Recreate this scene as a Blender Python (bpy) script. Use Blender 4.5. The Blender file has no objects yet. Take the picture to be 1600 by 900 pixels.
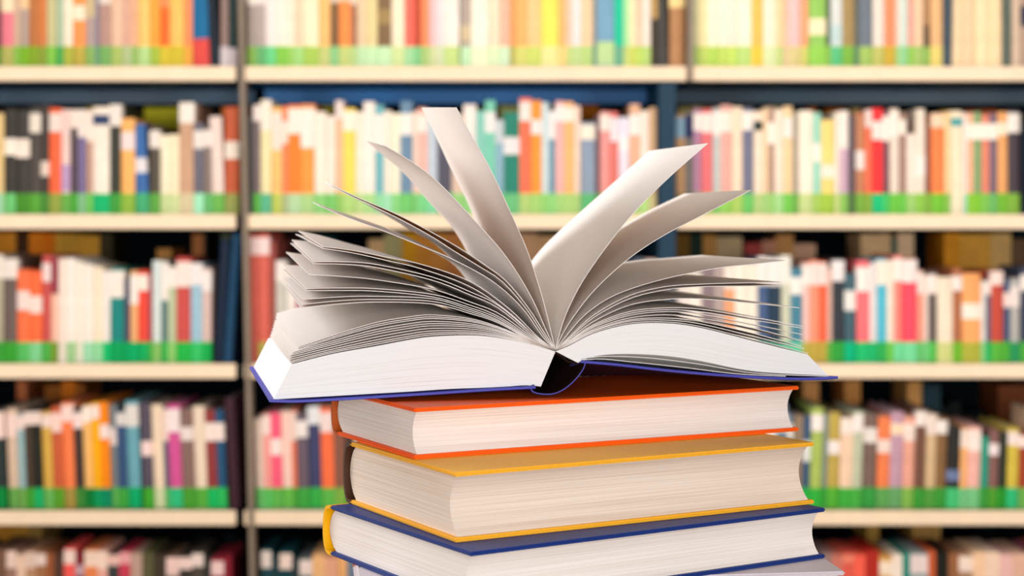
import bpy, bmesh, math, random, colorsys
from mathutils import Vector, Matrix
random.seed(7)

# ------------------------------------------------------------------ camera
H = 1.017                      # eye height (m)
F = 2570.0                     # focal length in pixels of the 1600 px wide frame
CX, HY = 800.0, 345.0          # principal column and horizon row
scn = bpy.context.scene
cam = bpy.data.cameras.new('camera')
cam.sensor_width = 36.0
cam.lens = F / 1600 * 36
cam.shift_y = -(450 - HY) / 1600
cam.clip_start = 0.05
cam.dof.use_dof = True
cam.dof.focus_distance = 0.99
cam.dof.aperture_fstop = 8.2
camo = bpy.data.objects.new('camera', cam)
camo.location = (0, 0, H)
camo.rotation_euler = (math.pi / 2, 0, 0)
scn.collection.objects.link(camo)
scn.camera = camo

# ------------------------------------------------------------------ light
w = bpy.data.worlds.new('world')
scn.world = w
w.use_nodes = True
w.node_tree.nodes['Background'].inputs[0].default_value = (1.0, 0.81, 0.68, 1)
w.node_tree.nodes['Background'].inputs[1].default_value = 0.20


def area(name, loc, target, size, size_y, power, col):
    l = bpy.data.lights.new(name, 'AREA')
    l.shape = 'RECTANGLE'; l.size = size; l.size_y = size_y
    l.energy = power; l.color = col
    o = bpy.data.objects.new(name, l)
    o.location = loc
    d = Vector(target) - Vector(loc)
    o.rotation_euler = d.to_track_quat('-Z', 'Y').to_euler()
    scn.collection.objects.link(o)
    return o


area('studio_softbox', (0.05, -0.50, H + 0.02), (0.03, 1.0, H - 0.03), 1.0, 0.34, 20, (0.975, 0.985, 1.0))
area('studio_left_light', (-1.15, 1.80, H + 0.50), (0.0, 1.05, H), 0.5, 0.5, 19, (0.96, 0.965, 1.0))
area('aisle_ceiling_light', (0.0, 1.55, H + 1.35), (0, 3.8, H - 0.5), 3.4, 0.7, 40, (1.0, 0.95, 0.88))
for sx in (-1, 1):
    area('added_gap_fill', (1.6 * sx, 1.5, H + 0.0), (0.1 * sx, 3.9, H - 0.1), 0.5, 1.2, 23, (1.0, 0.95, 0.88))  # added fill lamps out of frame, lighting the gaps above the shelved books

scn.view_settings.view_transform = 'Standard'
scn.view_settings.look = 'None'
scn.view_settings.exposure = 0.0
scn.view_settings.gamma = 1.0
scn.view_settings.use_curve_mapping = False

COL = scn.collection


# ------------------------------------------------------------------ helpers
def lin(hexs, a=1.0):
    hexs = hexs.lstrip('#')
    out = []
    for i in (0, 2, 4):
        c = int(hexs[i:i + 2], 16) / 255
        out.append(c / 12.92 if c <= 0.04045 else ((c + 0.055) / 1.055) ** 2.4)
    return (*out, a)


def rgb(hexs):
    return tuple(int(hexs.lstrip('#')[i:i + 2], 16) for i in (0, 2, 4))


def tohex(c):
    return '#%02x%02x%02x' % tuple(max(0, min(255, int(round(v)))) for v in c)


def new_mat(name, rough=0.6, spec=0.25):
    m = bpy.data.materials.new(name)
    m.use_nodes = True
    nt = m.node_tree
    b = nt.nodes['Principled BSDF']
    b.inputs['Roughness'].default_value = rough
    b.inputs['Specular IOR Level'].default_value = spec
    return m, nt, b


def noise_tint(nt, b, src, scale=60.0, lo=0.9, hi=1.04, vec=None, detail=3, bump=0.0):
    """multiply a colour source by a soft noise, so no surface is flat"""
    n = nt.nodes.new('ShaderNodeTexNoise')
    n.inputs['Scale'].default_value = scale
    n.inputs['Detail'].default_value = detail
    if vec is not None:
        nt.links.new(vec, n.inputs['Vector'])
    r = nt.nodes.new('ShaderNodeMapRange')
    r.inputs['From Min'].default_value = 0.3
    r.inputs['From Max'].default_value = 0.7
    r.inputs['To Min'].default_value = lo
    r.inputs['To Max'].default_value = hi
    nt.links.new(n.outputs['Fac'], r.inputs['Value'])
    mx = nt.nodes.new('ShaderNodeVectorMath'); mx.operation = 'SCALE'
    if isinstance(src, tuple):
        mx.inputs[0].default_value = src[:3]
    else:
        nt.links.new(src, mx.inputs[0])
    nt.links.new(r.outputs[0], mx.inputs['Scale'])
    nt.links.new(mx.outputs[0], b.inputs['Base Color'])
    if bump:
        bp = nt.nodes.new('ShaderNodeBump')
        bp.inputs['Strength'].default_value = bump
        bp.inputs['Distance'].default_value = 0.0005
        nt.links.new(n.outputs['Fac'], bp.inputs['Height'])
        nt.links.new(bp.outputs[0], b.inputs['Normal'])
    return n


def mat_plain(name, hexs, rough=0.6, spec=0.25, scale=60, lo=0.93, hi=1.03, bump=0.0):
    m, nt, b = new_mat(name, rough, spec)
    tc = nt.nodes.new('ShaderNodeTexCoord')
    noise_tint(nt, b, lin(hexs), scale, lo, hi, tc.outputs['Object'], bump=bump)
    return m


def mat_object_colour(name, rough=0.55, spec=0.2):
    m, nt, b = new_mat(name, rough, spec)
    oi = nt.nodes.new('ShaderNodeObjectInfo')
    tc = nt.nodes.new('ShaderNodeTexCoord')
    noise_tint(nt, b, oi.outputs['Color'], 25, 0.9, 1.05, tc.outputs['Object'])
    return m


def mat_attr(name, rough=0.6, spec=0.15):
    m, nt, b = new_mat(name, rough, spec)
    at = nt.nodes.new('ShaderNodeVertexColor'); at.layer_name = 'Col'
    tc = nt.nodes.new('ShaderNodeTexCoord')
    noise_tint(nt, b, at.outputs['Color'], 30, 0.9, 1.05, tc.outputs['Object'])
    return m


def mat_lines(name, hexs, dark, axis='z', scale=900, use_uv=False, lo=0.35, hi=0.7, stretch=4.0):
    """the edges of many closed sheets: fine lines running along the block"""
    m, nt, b = new_mat(name, 0.75, 0.1)
    tc = nt.nodes.new('ShaderNodeTexCoord')
    mp = nt.nodes.new('ShaderNodeMapping')
    if use_uv:
        nt.links.new(tc.outputs['UV'], mp.inputs[0])
        mp.inputs['Scale'].default_value = (stretch, scale, 1)
    else:
        nt.links.new(tc.outputs['Object'], mp.inputs[0])
        mp.inputs['Scale'].default_value = (stretch, stretch, scale)
    n = nt.nodes.new('ShaderNodeTexNoise')
    n.inputs['Scale'].default_value = 1.0
    n.inputs['Detail'].default_value = 2.5
    nt.links.new(mp.outputs[0], n.inputs['Vector'])
    cr = nt.nodes.new('ShaderNodeValToRGB')
    cr.color_ramp.elements[0].position = lo; cr.color_ramp.elements[0].color = lin(dark)
    cr.color_ramp.elements[1].position = hi; cr.color_ramp.elements[1].color = lin(hexs)
    nt.links.new(n.outputs['Fac'], cr.inputs[0])
    nt.links.new(cr.outputs[0], b.inputs['Base Color'])
    bp = nt.nodes.new('ShaderNodeBump')
    bp.inputs['Strength'].default_value = 0.12
    bp.inputs['Distance'].default_value = 0.0003
    nt.links.new(n.outputs['Fac'], bp.inputs['Height'])
    nt.links.new(bp.outputs[0], b.inputs['Normal'])
    return m


def mat_sheet():
    m, nt, b = new_mat('book_sheet_paper', 0.8, 0.05)
    tc = nt.nodes.new('ShaderNodeTexCoord')
    noise_tint(nt, b, lin('#faf6f1'), 900, 0.95, 1.01, tc.outputs['Object'], detail=4, bump=0.1)
    out = nt.nodes['Material Output']
    tr = nt.nodes.new('ShaderNodeBsdfTranslucent')
    tr.inputs['Color'].default_value = lin('#ffca80')
    ms = nt.nodes.new('ShaderNodeMixShader')
    ms.inputs[0].default_value = 0.17
    nt.links.new(b.outputs[0], ms.inputs[1])
    nt.links.new(tr.outputs[0], ms.inputs[2])
    nt.links.new(ms.outputs[0], out.inputs[0])
    return m


def tag(o, label=None, cat=None, group=None, kind=None):
    if label: o['label'] = label
    if cat: o['category'] = cat
    if group: o['group'] = group
    if kind: o['kind'] = kind
    return o


def link_mesh(name, verts, faces, mat, parent=None, smooth=False, loc=None, rot=None, color=None):
    me = bpy.data.meshes.new(name)
    me.from_pydata([tuple(v) for v in verts], [], faces)
    bm = bmesh.new(); bm.from_mesh(me)
    bmesh.ops.recalc_face_normals(bm, faces=bm.faces)
    bm.to_mesh(me); bm.free()
    if smooth:
        me.shade_smooth()
    me.materials.append(mat)
    o = bpy.data.objects.new(name, me)
    COL.objects.link(o)
    if parent is not None: o.parent = parent
    if loc is not None: o.location = loc
    if rot is not None: o.rotation_euler = rot
    if color is not None: o.color = color
    return o


def box_vf(x0, x1, y0, y1, z0, z1, base=0):
    v = [(x0, y0, z0), (x1, y0, z0), (x1, y1, z0), (x0, y1, z0),
         (x0, y0, z1), (x1, y0, z1), (x1, y1, z1), (x0, y1, z1)]
    f = [(0, 3, 2, 1), (4, 5, 6, 7), (0, 1, 5, 4), (1, 2, 6, 5), (2, 3, 7, 6), (3, 0, 4, 7)]
    return v, [tuple(i + base for i in q) for q in f]


def bevel_box(name, dims, mat, parent=None, bev=0.002, **k):
    x0, x1, y0, y1, z0, z1 = dims
    v, f = box_vf(*dims)
    me = bpy.data.meshes.new(name)
    me.from_pydata(v, [], f)
    bm = bmesh.new(); bm.from_mesh(me)
    bmesh.ops.recalc_face_normals(bm, faces=bm.faces)
    bmesh.ops.bevel(bm, geom=list(bm.edges), offset=bev, segments=2, affect='EDGES')
    bm.to_mesh(me); bm.free()
    me.materials.append(mat)
    o = bpy.data.objects.new(name, me)
    COL.objects.link(o)
    if parent is not None: o.parent = parent
    if 'loc' in k: o.location = k['loc']
    return o


def empty(name, loc=(0, 0, 0), rz=0.0):
    o = bpy.data.objects.new(name, None)
    o.empty_display_size = 0.05
    o.location = loc
    o.rotation_euler = (0, 0, rz)
    COL.objects.link(o)
    return o


def profile_extrude(name, outer, y0, y1, mat, parent=None, axis='y', smooth=False, caps=True):
    """closed polygon (a, z) extruded along y (local)"""
    n = len(outer)
    v = [(a, y0, z) for a, z in outer] + [(a, y1, z) for a, z in outer]
    f = [(i, (i + 1) % n, n + (i + 1) % n, n + i) for i in range(n)]
    if caps:
        f.append(tuple(range(n)))
        f.append(tuple(range(n, 2 * n))[::-1])
    return v, f


# ------------------------------------------------------------------ setting
M_floor = mat_plain('library_floor_vinyl', '#8d8378', 0.5, 0.3, 8, 0.85, 1.1)
M_wall = mat_plain('dark_back_wall', '#071a24', 0.8, 0.1, 5, 0.8, 1.1)
M_edge = mat_plain('cream_shelf_edge', '#f9dfc0', 0.5, 0.3, 20, 0.96, 1.02)
M_blue = mat_plain('blue_painted_steel', '#0b5c98', 0.45, 0.4, 6, 0.85, 1.1)
M_navy = mat_plain('navy_painted_steel', '#0c3650', 0.45, 0.4, 6, 0.85, 1.1)
M_panel = mat_plain('dark_teal_steel', '#06344c', 0.5, 0.3, 6, 0.85, 1.1)
M_post = mat_plain('grey_brown_post', '#8d7c6c', 0.5, 0.3, 20, 0.9, 1.05)
M_table = mat_plain('table_wood', '#8a6a4c', 0.5, 0.3, 12, 0.8, 1.1)

YB = 3.70          # front plane of the shelved books
YS = 3.68          # front plane of the shelf edges
YE = 4.27          # back of the shelves
KB = YB / F


def bx_(x): return (x - CX) * KB
def bz_(y): return H - (y - HY) * KB


v, f = box_vf(-7, 7, -2.5, 5.2, -0.05, 0.0)
fl = link_mesh('floor', v, f, M_floor); tag(fl, kind='structure')
v, f = box_vf(-7, 7, 5.1, 5.2, 0.0, 3.0)
wb = link_mesh('wall_back', v, f, M_wall); tag(wb, kind='structure')

SHELF_Y = [-122, 106, 336, 568, 796, 1026]
ROWNAME = {1: 'top', 2: 'second', 3: 'third', 4: 'fourth', 5: 'bottom'}
BAYS = {'left': (-320, 371), 'middle': (384, 1071), 'right': (1080, 1772)}
M_underbar = {'left': mat_plain('navy_underside_bar', '#1c5478', 0.4, 0.5, 4, 0.8, 1.15), 'right': mat_plain('dark_underside_bar', '#184a64', 0.4, 0.5, 4, 0.8, 1.15),
          'middle': mat_plain('painted_glow_underside_bar', '#1c86d8', 0.4, 0.5, 4, 0.75, 1.15)}  # the middle bay's blue glow is put into the bar's colour
bay_no = {'left': M_navy, 'middle': M_blue, 'right': M_navy}
for bname, (xa, xb) in BAYS.items():
    X0, X1 = bx_(xa), bx_(xb)
    unit = empty('bookcase', ((X0 + X1) / 2, YS, 0))
    tag(unit, {'left': 'dark steel bookcase bay with cream shelf edges at the left of the photo',
               'middle': 'steel bookcase bay with blue shelf undersides, behind the open book',
               'right': 'dark steel bookcase bay with cream shelf edges at the right of the photo'}[bname],
        'bookcase', 'library bookcase bays')
    cx = (X0 + X1) / 2
    for sy in SHELF_Y:
        z = bz_(sy)
        T = 0.030
        if sy > 1000: T = z - 0.001 if z < 0.03 else 0.03
        xr0, xr1 = X0, X1
        if bname == 'right' and sy > 200: xr0 = bx_(1056)
        if bname == 'middle' and sy > 200: xr1 = bx_(1027)
        s = bevel_box('shelf', (xr0 - cx, xr1 - cx, 0.004, YE - YS, z - T, z), bay_no[bname], unit, 0.001)
        e = bevel_box('shelf_edge', (xr0 - cx, xr1 - cx, -0.004, 0.0045, z - T - 0.001, z + 0.001), M_edge, s, 0.0015)
        e['label'] = 'cream edge strip'
    # added bar at mid depth, stands in for the top visible shelf's lit underside
    xr1 = bx_(1027) if bname == 'middle' else X1
    xr0 = bx_(1056) if bname == 'right' else X0
    rz = lambda y: H - (y - HY) * 3.965 / F
    bevel_box('underside_stand_in', (xr0 - cx + .002, xr1 - cx - .002, 3.965 - YS, 3.985 - YS, rz(162), rz(140)), M_underbar[bname], unit, 0.002)
    # uprights between the bays
    ztop = bz_(-122)
    if bname == 'left':
        bevel_box('side_panel', (bx_(-334) - cx, X0 - cx, 0, YE - YS, 0, ztop), M_panel, unit, 0.002)
    if bname == 'middle':
        a = math.radians(1.15)
        xm = bx_(375)
        vv, ff = box_vf(-0.0055, 0.0055, -0.012, 0.03, 0.0, ztop - 0.0)
        p = link_mesh('post', [(x - (z - (bz_(60))) * math.tan(a), y, z) for x, y, z in vv], ff, M_post, unit,
                      loc=(bx_(380.5) - cx, 0, 0))
        p['label'] = 'slim grey brown post'
    if bname == 'middle':
        bevel_box('side_panel', (bx_(1028) - cx, bx_(1055) - cx, 0.004, YE - YS, 0, bz_(129)), M_panel, unit, 0.002)
    if bname == 'right':
        p = bevel_box('post', (bx_(1072) - cx, bx_(1080.5) - cx, -0.012, 0.03, bz_(128), ztop), M_post, unit, 0.001)
        p['label'] = 'slim grey brown post'
        bevel_box('side_panel', (X1 - cx, bx_(1786) - cx, 0, YE - YS, 0, ztop), M_panel, unit, 0.002)

# table under the stack
ZT = H - 0.2670
tb = empty('table', (0.1, 0.88, 0))
tag(tb, 'plain wooden table under the stack of books, below the edge of the photo', 'table')
bevel_box('table_top', (-0.65, 0.65, -0.33, 0.32, ZT - 0.03, ZT), M_table, tb, 0.003)
for sx in (-0.58, 0.58):
    for sy in (-0.26, 0.26):
        bevel_box('leg', (sx - 0.025, sx + 0.025, sy - 0.025, sy + 0.025, 0, ZT - 0.03), M_table, tb, 0.003)

# ------------------------------------------------------------------ shelved books
# x0 x1 ytop colour [L ya yb colour] [B colour|-] [T degrees, + = top leans right]
ROW1L = """
-14 3 -60 6b3b3f L -60 10 8a6a50
3 22 -52 ee7f90 L -20 20 fbe6c0 B b4b060
22 32 -58 d9b59c
32 45 -55 b8a398 L -30 15 f2cfa0 B 7fb52a
45 60 -60 c07640 B 86a82c
60 74 -64 da8048 B 8ea03c
74 88 -55 cfc893
88 100 -50 b3c9ae B 4fb25e
100 114 -58 fdeed5 B b2b848
114 134 -50 ff9a52 L 9 32 feecd2 B c2ae4c
134 148 -55 b9a09a L -40 28 d4bd90 B 8cb460
148 156 -60 8f8796 B 6e9c80
156 174 -52 bb9286 L -30 7 efe0d4 B 78b062
174 192 -58 ecc2a6 B acc068
192 206 -62 e2ae98 B b4c490
206 216 -58 f0b890 B 98c068
216 234 -55 ffcc74 B b8dc93
234 250 -60 ffa73f B a8c048
250 266 -58 ff6e28 L -40 12 ff9560 B d8c23c
266 288 -54 ffc364 B d2bc38
288 301 -58 ff9560 B ecaa48
303 328 -50 00699c L 62 105 e0504a B - T -2
328 344 -45 0c1c2c B - T -4
345 357 -52 9a8078 L 74 105 d6cacf B -
357 369 -48 2b4140 L 76 105 d0c2c6 B -
"""
ROW1M = """
386 400 -50 b0a09a L -20 8 f6ebe0 B 90bc5c
400 415 -54 b8a8a4 L -20 7 f2e6e0 B 6cb474
415 432 -58 f6e9e4 B 70d48c
432 450 -55 fdefe0 B 88cc50
450 460 -58 fdeed8 B a0d468
460 474 -60 fdd5b5 B a8dc88
474 498 -55 fdefcb B acce5c
498 516 -57 ffc376 B c8ce80
516 530 -55 85603e L -20 5 e8d0b8 B 90cc8c
530 548 -52 ff954c L -20 3 ffd0b0 B c6d280
548 558 -58 b0775a L -20 8 f0d8c4 B b8d48c
558 572 -55 ecd0aa B c4e6b4
572 590 -60 ead69c B ccecba
590 612 -52 86694a L 15 38 a88c5c B cceebe
612 632 -58 fdeed0 B d4e4a0
632 647 -55 ff7262 B a8dca4
647 658 -62 c8563c B 8cd494
658 670 -58 ff9664 B b0d080
670 682 -55 fbc8c8 B d4dca4
682 694 -57 eae4e6 B d8e0b8
694 718 -52 fdf1e6 B c8e08c
720 736 -58 b8a79c L 40 65 d8c4a0 B c8ecc0
736 764 -55 fef6e2 B ecf2cc
764 782 -58 fde3c6 B e0f0c4
782 796 -60 ffbfa5 B d8f0cc
796 804 -55 eba66e B b8b468
804 824 -57 ffb76c B d8d878
824 846 -52 ffce90 B d0dc70
846 872 -58 ffec62 B ece89c
872 884 -60 ffc277 B f6d88c
884 894 -55 fdcdb2 B c8d688
894 908 -57 fdeae8 B c4dc94
908 926 -52 f6d2a8 B bcd684
926 933 -58 8b8f90 B 6c9884
933 960 -55 7aa8c4 L 66 103 c0dc9c B 70a8bc
960 974 -50 16cba0 B 70b090
974 983 -60 b0eaa8 B c8d880
983 994 -57 f5edc0 B d0d868
994 1004 -52 e8cdb0 B c0da68
1004 1017 -55 fae8da B bcd87c
1018 1030 -58 c09a58 L 30 105 443c34 B -
1029 1045 -40 45433f B - T -2
1046 1070 -45 b88458 L -30 13 fbdc98 B -
"""
ROW1R = """
1082 1090 -52 c8c7a0 B a0b870
1090 1106 -55 fbeeb4 B c8dc70
1106 1122 -58 fdf2d8 B b8d860
1122 1138 -52 fdf2dd B c4dc68
1138 1152 -57 fdeada B cce46c
1152 1174 -55 fdf5dc B c0de80
1174 1192 -60 ffc45c B f2cb48
1192 1212 -57 fdf0d6 B dce8b0
1212 1224 -52 fdd9a5 B c8d888
1224 1232 -55 fdc4a8 B e2c49c
1232 1250 -58 fec6c4 B dccc90
1250 1264 -55 ffab80 B d8d278
1264 1290 -57 98cc60 L 30 56 fdedc4 B 98d458
1290 1298 -52 5a6a4c B 90c050
1298 1316 -58 e0e2de L 40 68 c6dcdc B 60c484
1316 1334 -45 ab8f5a B 80b848
1334 1342 -55 6a6c64 B 5c8868
1342 1364 -50 727c88 B a8c868
1364 1382 -57 f2e2d6 B c4c46c
1382 1398 -52 ff9468 B d2ae40
1398 1404 -55 f5cdbb B b0d080
1404 1418 -58 dbe6da B 98d498
1418 1428 -55 e9a99a B 98cc58
1428 1442 -57 f7cfa9 B a8c870
1442 1454 -52 b48c64 L 40 74 75604c B 9cc468
1454 1472 -58 eebb84 B e8d478
1472 1486 -60 42525f B - T 1
1486 1504 -55 fbdcb0 B -
1504 1524 -57 f9d0a6 B -
1524 1545 -52 fde2b4 B -
1545 1566 -52 fddcae B -
1567 1580 -58 5c6a60 B - T 1
1581 1594 -55 d9bda5 B -
1594 1614 -57 b89a88 L 10 42 27324c B -
"""
ROW2L = """
-16 6 178 e9c98c B a0dcb0
6 24 170 393431 L 217 243 fbeee0 B 70c878
24 46 172 3b3633 L 218 247 fbe8da B 48902c
46 64 168 4e4843 L 178 208 f0e2d4 B 5ca83c
64 78 165 453c38 L 253 276 ead6c8 B 4c8c3c
78 96 170 f8683c L 178 207 f3dfd5 B 96a448
96 110 172 f0d0c8 L 258 300 c0a0c8 B 6cb050
110 122 172 54464c L 172 201 f6e4d8 B 50ac40
122 134 172 7f6f9c L 172 215 f8e6dc B 88c090
134 146 173 c9a08c L 173 222 fbe8dc B 78cc60
146 172 168 fdecdc L 180 196 34456a B 18b870
172 190 164 38392f L 164 198 f3e6dc B 44a040
190 211 186 ffb866 L 207 235 fbe0dc B 90b844 T 0
212 233 195 3a6cac L 248 271 e8e0e4 B 48b078 T -3
234 250 198 554d40 L 205 232 f4e6dc B 60a848
250 264 212 fbeed0 B c8d898
264 280 211 fdeac6 B d0dca0
280 303 161 cfa283 L 161 193 fbeee2 B d8c8a0
303 318 193 6d6a78 L 205 233 f0e6de B a8ecc4
318 332 200 8c7a72 L 204 230 f3e4dc B 68b870
332 351 183 f3dad0 B 70b854 T -2
352 373 168 cb5e38 L 222 249 f7e6d6 B 98a058
"""
ROW2M = """
385 396 182 5d6062 B 5c6864
396 408 165 7c6a6c L 165 190 f3e2dc B 60b04c
408 424 157 f6e6b0 L 157 205 fbeedc B 60b890
424 440 168 ffc577 L 176 235 f6e2d4 B c0cc60
440 450 167 ff8c60 L 190 225 fbe2d4 B b0b888
450 470 165 ff842a L 170 210 fdeee0 B b8d8a8
470 492 164 ff9c44 L 170 232 fdf0e4 B b0d48c
492 510 176 fdeedd B 90d07c
510 524 182 fdebdc B 80cc70
524 536 158 fdc09a L 158 186 f6e2dc B 94c868
536 556 170 fedd60 L 175 205 fdf2e0 B b4d880
556 568 176 fdeeda B c0dc90
568 586 160 fdf0e4 B b0dc90
586 600 165 74b8c0 L 180 236 fbf0e8 B 98dca8
600 612 174 fbeedd B a8e4bc
612 626 178 fdf2da B 90d888
626 644 159 7090ac L 178 212 f8f2ea B 78cc70
644 652 175 f8dccc B 84cc78
652 668 170 f8bcae L 180 207 fdeee2 B 80d48c
668 684 182 c9d3de B 88dca8
684 706 176 565464 L 176 205 f0e6dc B 64b880
706 724 180 e3c4b0 B 98d080
724 744 164 fbeee6 B 9cd488
744 758 174 8ccfbf B 90d498
758 774 158 7fd0b4 L 176 208 f4eeea B 90d8a8
774 787 188 8fb6c8 L 188 225 ccd4d8 B 80c890
787 812 176 248470 L 215 242 f0e8e8 B 70c080
812 830 154 ff7654 L 160 190 fbe8e0 B b4d07c
830 846 158 ff9c38 L 188 211 fbeae4 B a8d478
846 858 161 d3e2e4 B 98d478
858 868 174 6f9cb2 L 174 218 f2eeec B 98dc88
868 882 159 f9b8b2 L 165 191 fbeee8 B a8d480
882 897 160 ffbb78 L 168 191 fdeee0 B b0d47c
897 907 166 fddcc8 B b0d080
908 930 192 8f9fb4 L 196 219 fbeedc B 60b878
930 938 182 6d5058 B 5c9858
938 954 175 f09c96 L 180 205 fbe8dc B 70b070
954 966 176 e97a72 L 185 222 f0e6ea B 80bc70
966 984 184 e8e2f0 L 214 236 fbf4f4 B a0d490
984 1000 164 ecb695 L 180 212 fdf0e8 B a8d078
1000 1014 174 fbe6d8 B b8dc88
1014 1026 169 cfa883 B c8b888
"""
ROW2R = """
1056 1070 180 b58a60 L 184 216 7d9db2 B 8c7858
1070 1084 176 6d6864 L 181 216 232950 B 5c6850
1084 1096 171 b583a0 L 178 205 f8e8e0 B 80bc68
1096 1113 172 ea7478 L 178 208 fbe8de B a0c860
1113 1126 170 c8d0cc L 176 212 fbf0e8 B 88cc68
1126 1144 165 eaaea2 L 175 207 fbeadc B 98d060
1144 1160 168 fde0c4 B b0d068
1160 1178 169 75768e L 175 204 fbeee6 B 70c868
1178 1192 175 fbe4cc L 190 205 303a34 B b4d084
1192 1200 170 fbd9b0 B a8d080
1200 1210 168 b89684 L 192 226 fdf2e8 B a0d078
1210 1224 172 fbe6d0 B a8dc90
1224 1238 167 fbd6a4 L 184 216 fdeee4 B 78cc54
1238 1248 176 b0a290 B 74b054
1248 1270 174 fdf0dc B c8d890
1270 1284 177 a4dcc4 L 225 253 fdf2e6 B a8cc60
1284 1304 188 fdda80 L 258 279 fde9d8 B a4c848
1304 1312 176 fdeedd B d0dc90
1312 1326 174 d6b0c4 L 174 233 fdf0e4 B 90c860
1326 1336 182 665860 B 587848
1336 1352 178 c98660 L 236 266 f2e6de B 80b448
1352 1362 172 ff7858 L 172 200 fbdcd4 B 90b448
1362 1380 170 ff3438 L 190 219 fbe8e0 B 20c480
1380 1390 174 84505c L 182 221 fbeee4 B 50cc70
1390 1404 171 f0ddcc L 176 215 fdf0e4 B 70c848
1404 1416 177 a98474 L 188 211 fdf0e0 B 70cc50
1416 1432 210 f8e6d8 B a4d078
1432 1446 171 f6e4d2 L 245 276 fdf0e8 B 90c850
1446 1456 196 945a46 B 84b048
1456 1476 178 ff8548 L 178 200 fbd8b8 B 78c43c
1476 1485 176 fdd8a0 B 90c458
1485 1505 174 fae6c8 L 185 198 50a8a8 B f0e4c4
1505 1511 178 fbe4dc B a0d4c0
1511 1521 178 fbba96 L 194 219 fdf2e2 B 90cc40
1521 1533 176 80aa74 L 194 219 fdf2e2 B 84c83c
1533 1546 180 ea8a70 L 194 219 fdf0e2 B 80c458
1546 1558 178 786678 L 194 219 fdf0e2 B 70b868
1558 1574 176 f0a868 L 192 212 fde8cc B 74b838
1574 1593 173 453a42 L 178 208 f6eae0 B 80b040
1596 1612 190 101c2c B -
"""
ROW3L = """
-16 6 398 b6ad92 L 400 436 f2e4d8 B 3aa038
6 28 400 6b5a54 L 405 436 f3e6dc B 38a030
28 47 422 ff7444 L 455 485 f8dcd4 B 58bc60
47 66 424 ff6f3c L 463 490 f8dfd4 B 80d090
66 80 400 cc5450 L 412 441 f5ddd8 B 50b048
80 92 402 f8c4ac L 402 460 9a3c4c B 78982c
92 104 405 fbe6d8 B e8dccc
104 118 404 fbf0e6 B a0cc90
118 130 410 faeede B e8e4d0
130 146 414 fdefe4 B a0dcb0
146 160 418 fce8cc B 98dca4
160 172 424 f8ece4 B 10c070
172 194 420 04867f L 424 466 fbeee2 B 00a458
194 204 438 4a4a64 B 00a860
204 216 424 f6b478 L 430 476 fdf0e6 B 00b068
216 232 424 f04a38 L 430 455 fdeee0 B 10b060
232 239 430 a04a58 B 40b040
239 252 408 dde8e4 B 88c068
252 262 410 5a7c7c L 410 470 fbeee8 B 30b850
262 276 418 c2cba4 L 418 450 fbeee4 B 90cc70
276 298 403 d04e48 L 410 449 fbe8de B 20b848
298 316 412 a0c6d8 L 412 446 f8ecea B 38c468
316 330 420 e0c0b8 L 424 456 f8ece8 B 14b050
334 348 376 021c38 B - T 3
349 362 366 0f4468 B - T 4
"""
ROW3M = """
388 404 366 e06c5c L 372 399 fbe0dc B d8685c
404 421 366 dd6656 L 372 399 fbe0dc B b0a850
421 431 378 a04c44 B 90982c
431 447 408 d0ccc0 L 408 440 f6ece4 B 80b868
990 1008 404 5a6474 B 80b868
1008 1026 406 e8c4b8 B 90c070
"""
ROW3R = """
1057 1076 406 f4e4dc B a0c880
1076 1096 410 fbeee0 L 412 425 244858 B 98cc80
1096 1115 412 8f7a80 B 80b870
1115 1132 410 b8a4a0 B 90c080
1132 1148 412 f8a878 L 415 452 fbece0 B 80d478
1148 1166 410 fbf0e0 B 88d080
1166 1184 412 fbeedc B 90d890
1184 1200 402 48608a L 402 446 fbf2ec B 68b898
1200 1221 404 223a4e L 404 447 fbf2ec B 50a888
1221 1236 400 d6d6bc L 400 445 f6f0e4 B 70c8a0
1236 1254 420 48859c L 434 461 fbf4ec B 68cca0
1254 1266 412 fbcac0 L 416 446 fdf0e6 B c0b050
1266 1280 408 ff9878 L 412 446 fbe4dc B c4a848
1280 1293 410 fa6844 L 412 446 fbe4dc B c0a848
1293 1301 420 e0b8a8 B 60b048
1301 1320 405 30363f L 408 440 f6ecea B 34a440
1320 1338 428 41626e L 455 486 f0ece4 B 00b880
1338 1358 408 fc747a L 418 456 fdf2ea B 20c070
1358 1370 412 ede4e2 B 20bc70
1370 1386 405 54c0d8 L 408 446 fdf0e0 B 30b058
1386 1397 408 fbe8d4 B 70c850
1397 1410 400 f88c80 L 405 440 fdeee4 B 78dca0
1410 1432 406 ff4c62 L 406 442 fbeae4 B 78dca0
1432 1444 424 f0a48c L 426 460 fbe6de B 68c870
1444 1450 432 f4dcd0 B 70cc80
1450 1464 425 685c58 L 430 460 fbe8e0 B 58c058
1464 1488 434 f8e4cc B d0d488
1488 1503 420 b46c48 L 432 455 fbe8e0 B 70b830
1503 1532 428 fcaa66 L 475 499 fdeede B b0b040
1532 1540 440 e8dcd4 B 88cc80
1540 1548 440 62667c L 440 462 f4e4dc B 00b060
1548 1567 424 c84a38 L 424 446 fbe0d6 B 58b43c
1567 1579 438 425a7c L 458 481 f8e0d8 B 58b840
1579 1593 436 b9b4b0 L 448 480 f0e0da B 28985c
1594 1610 418 3c4458 L 430 455 f4e8e0 B 50b040
"""
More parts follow.
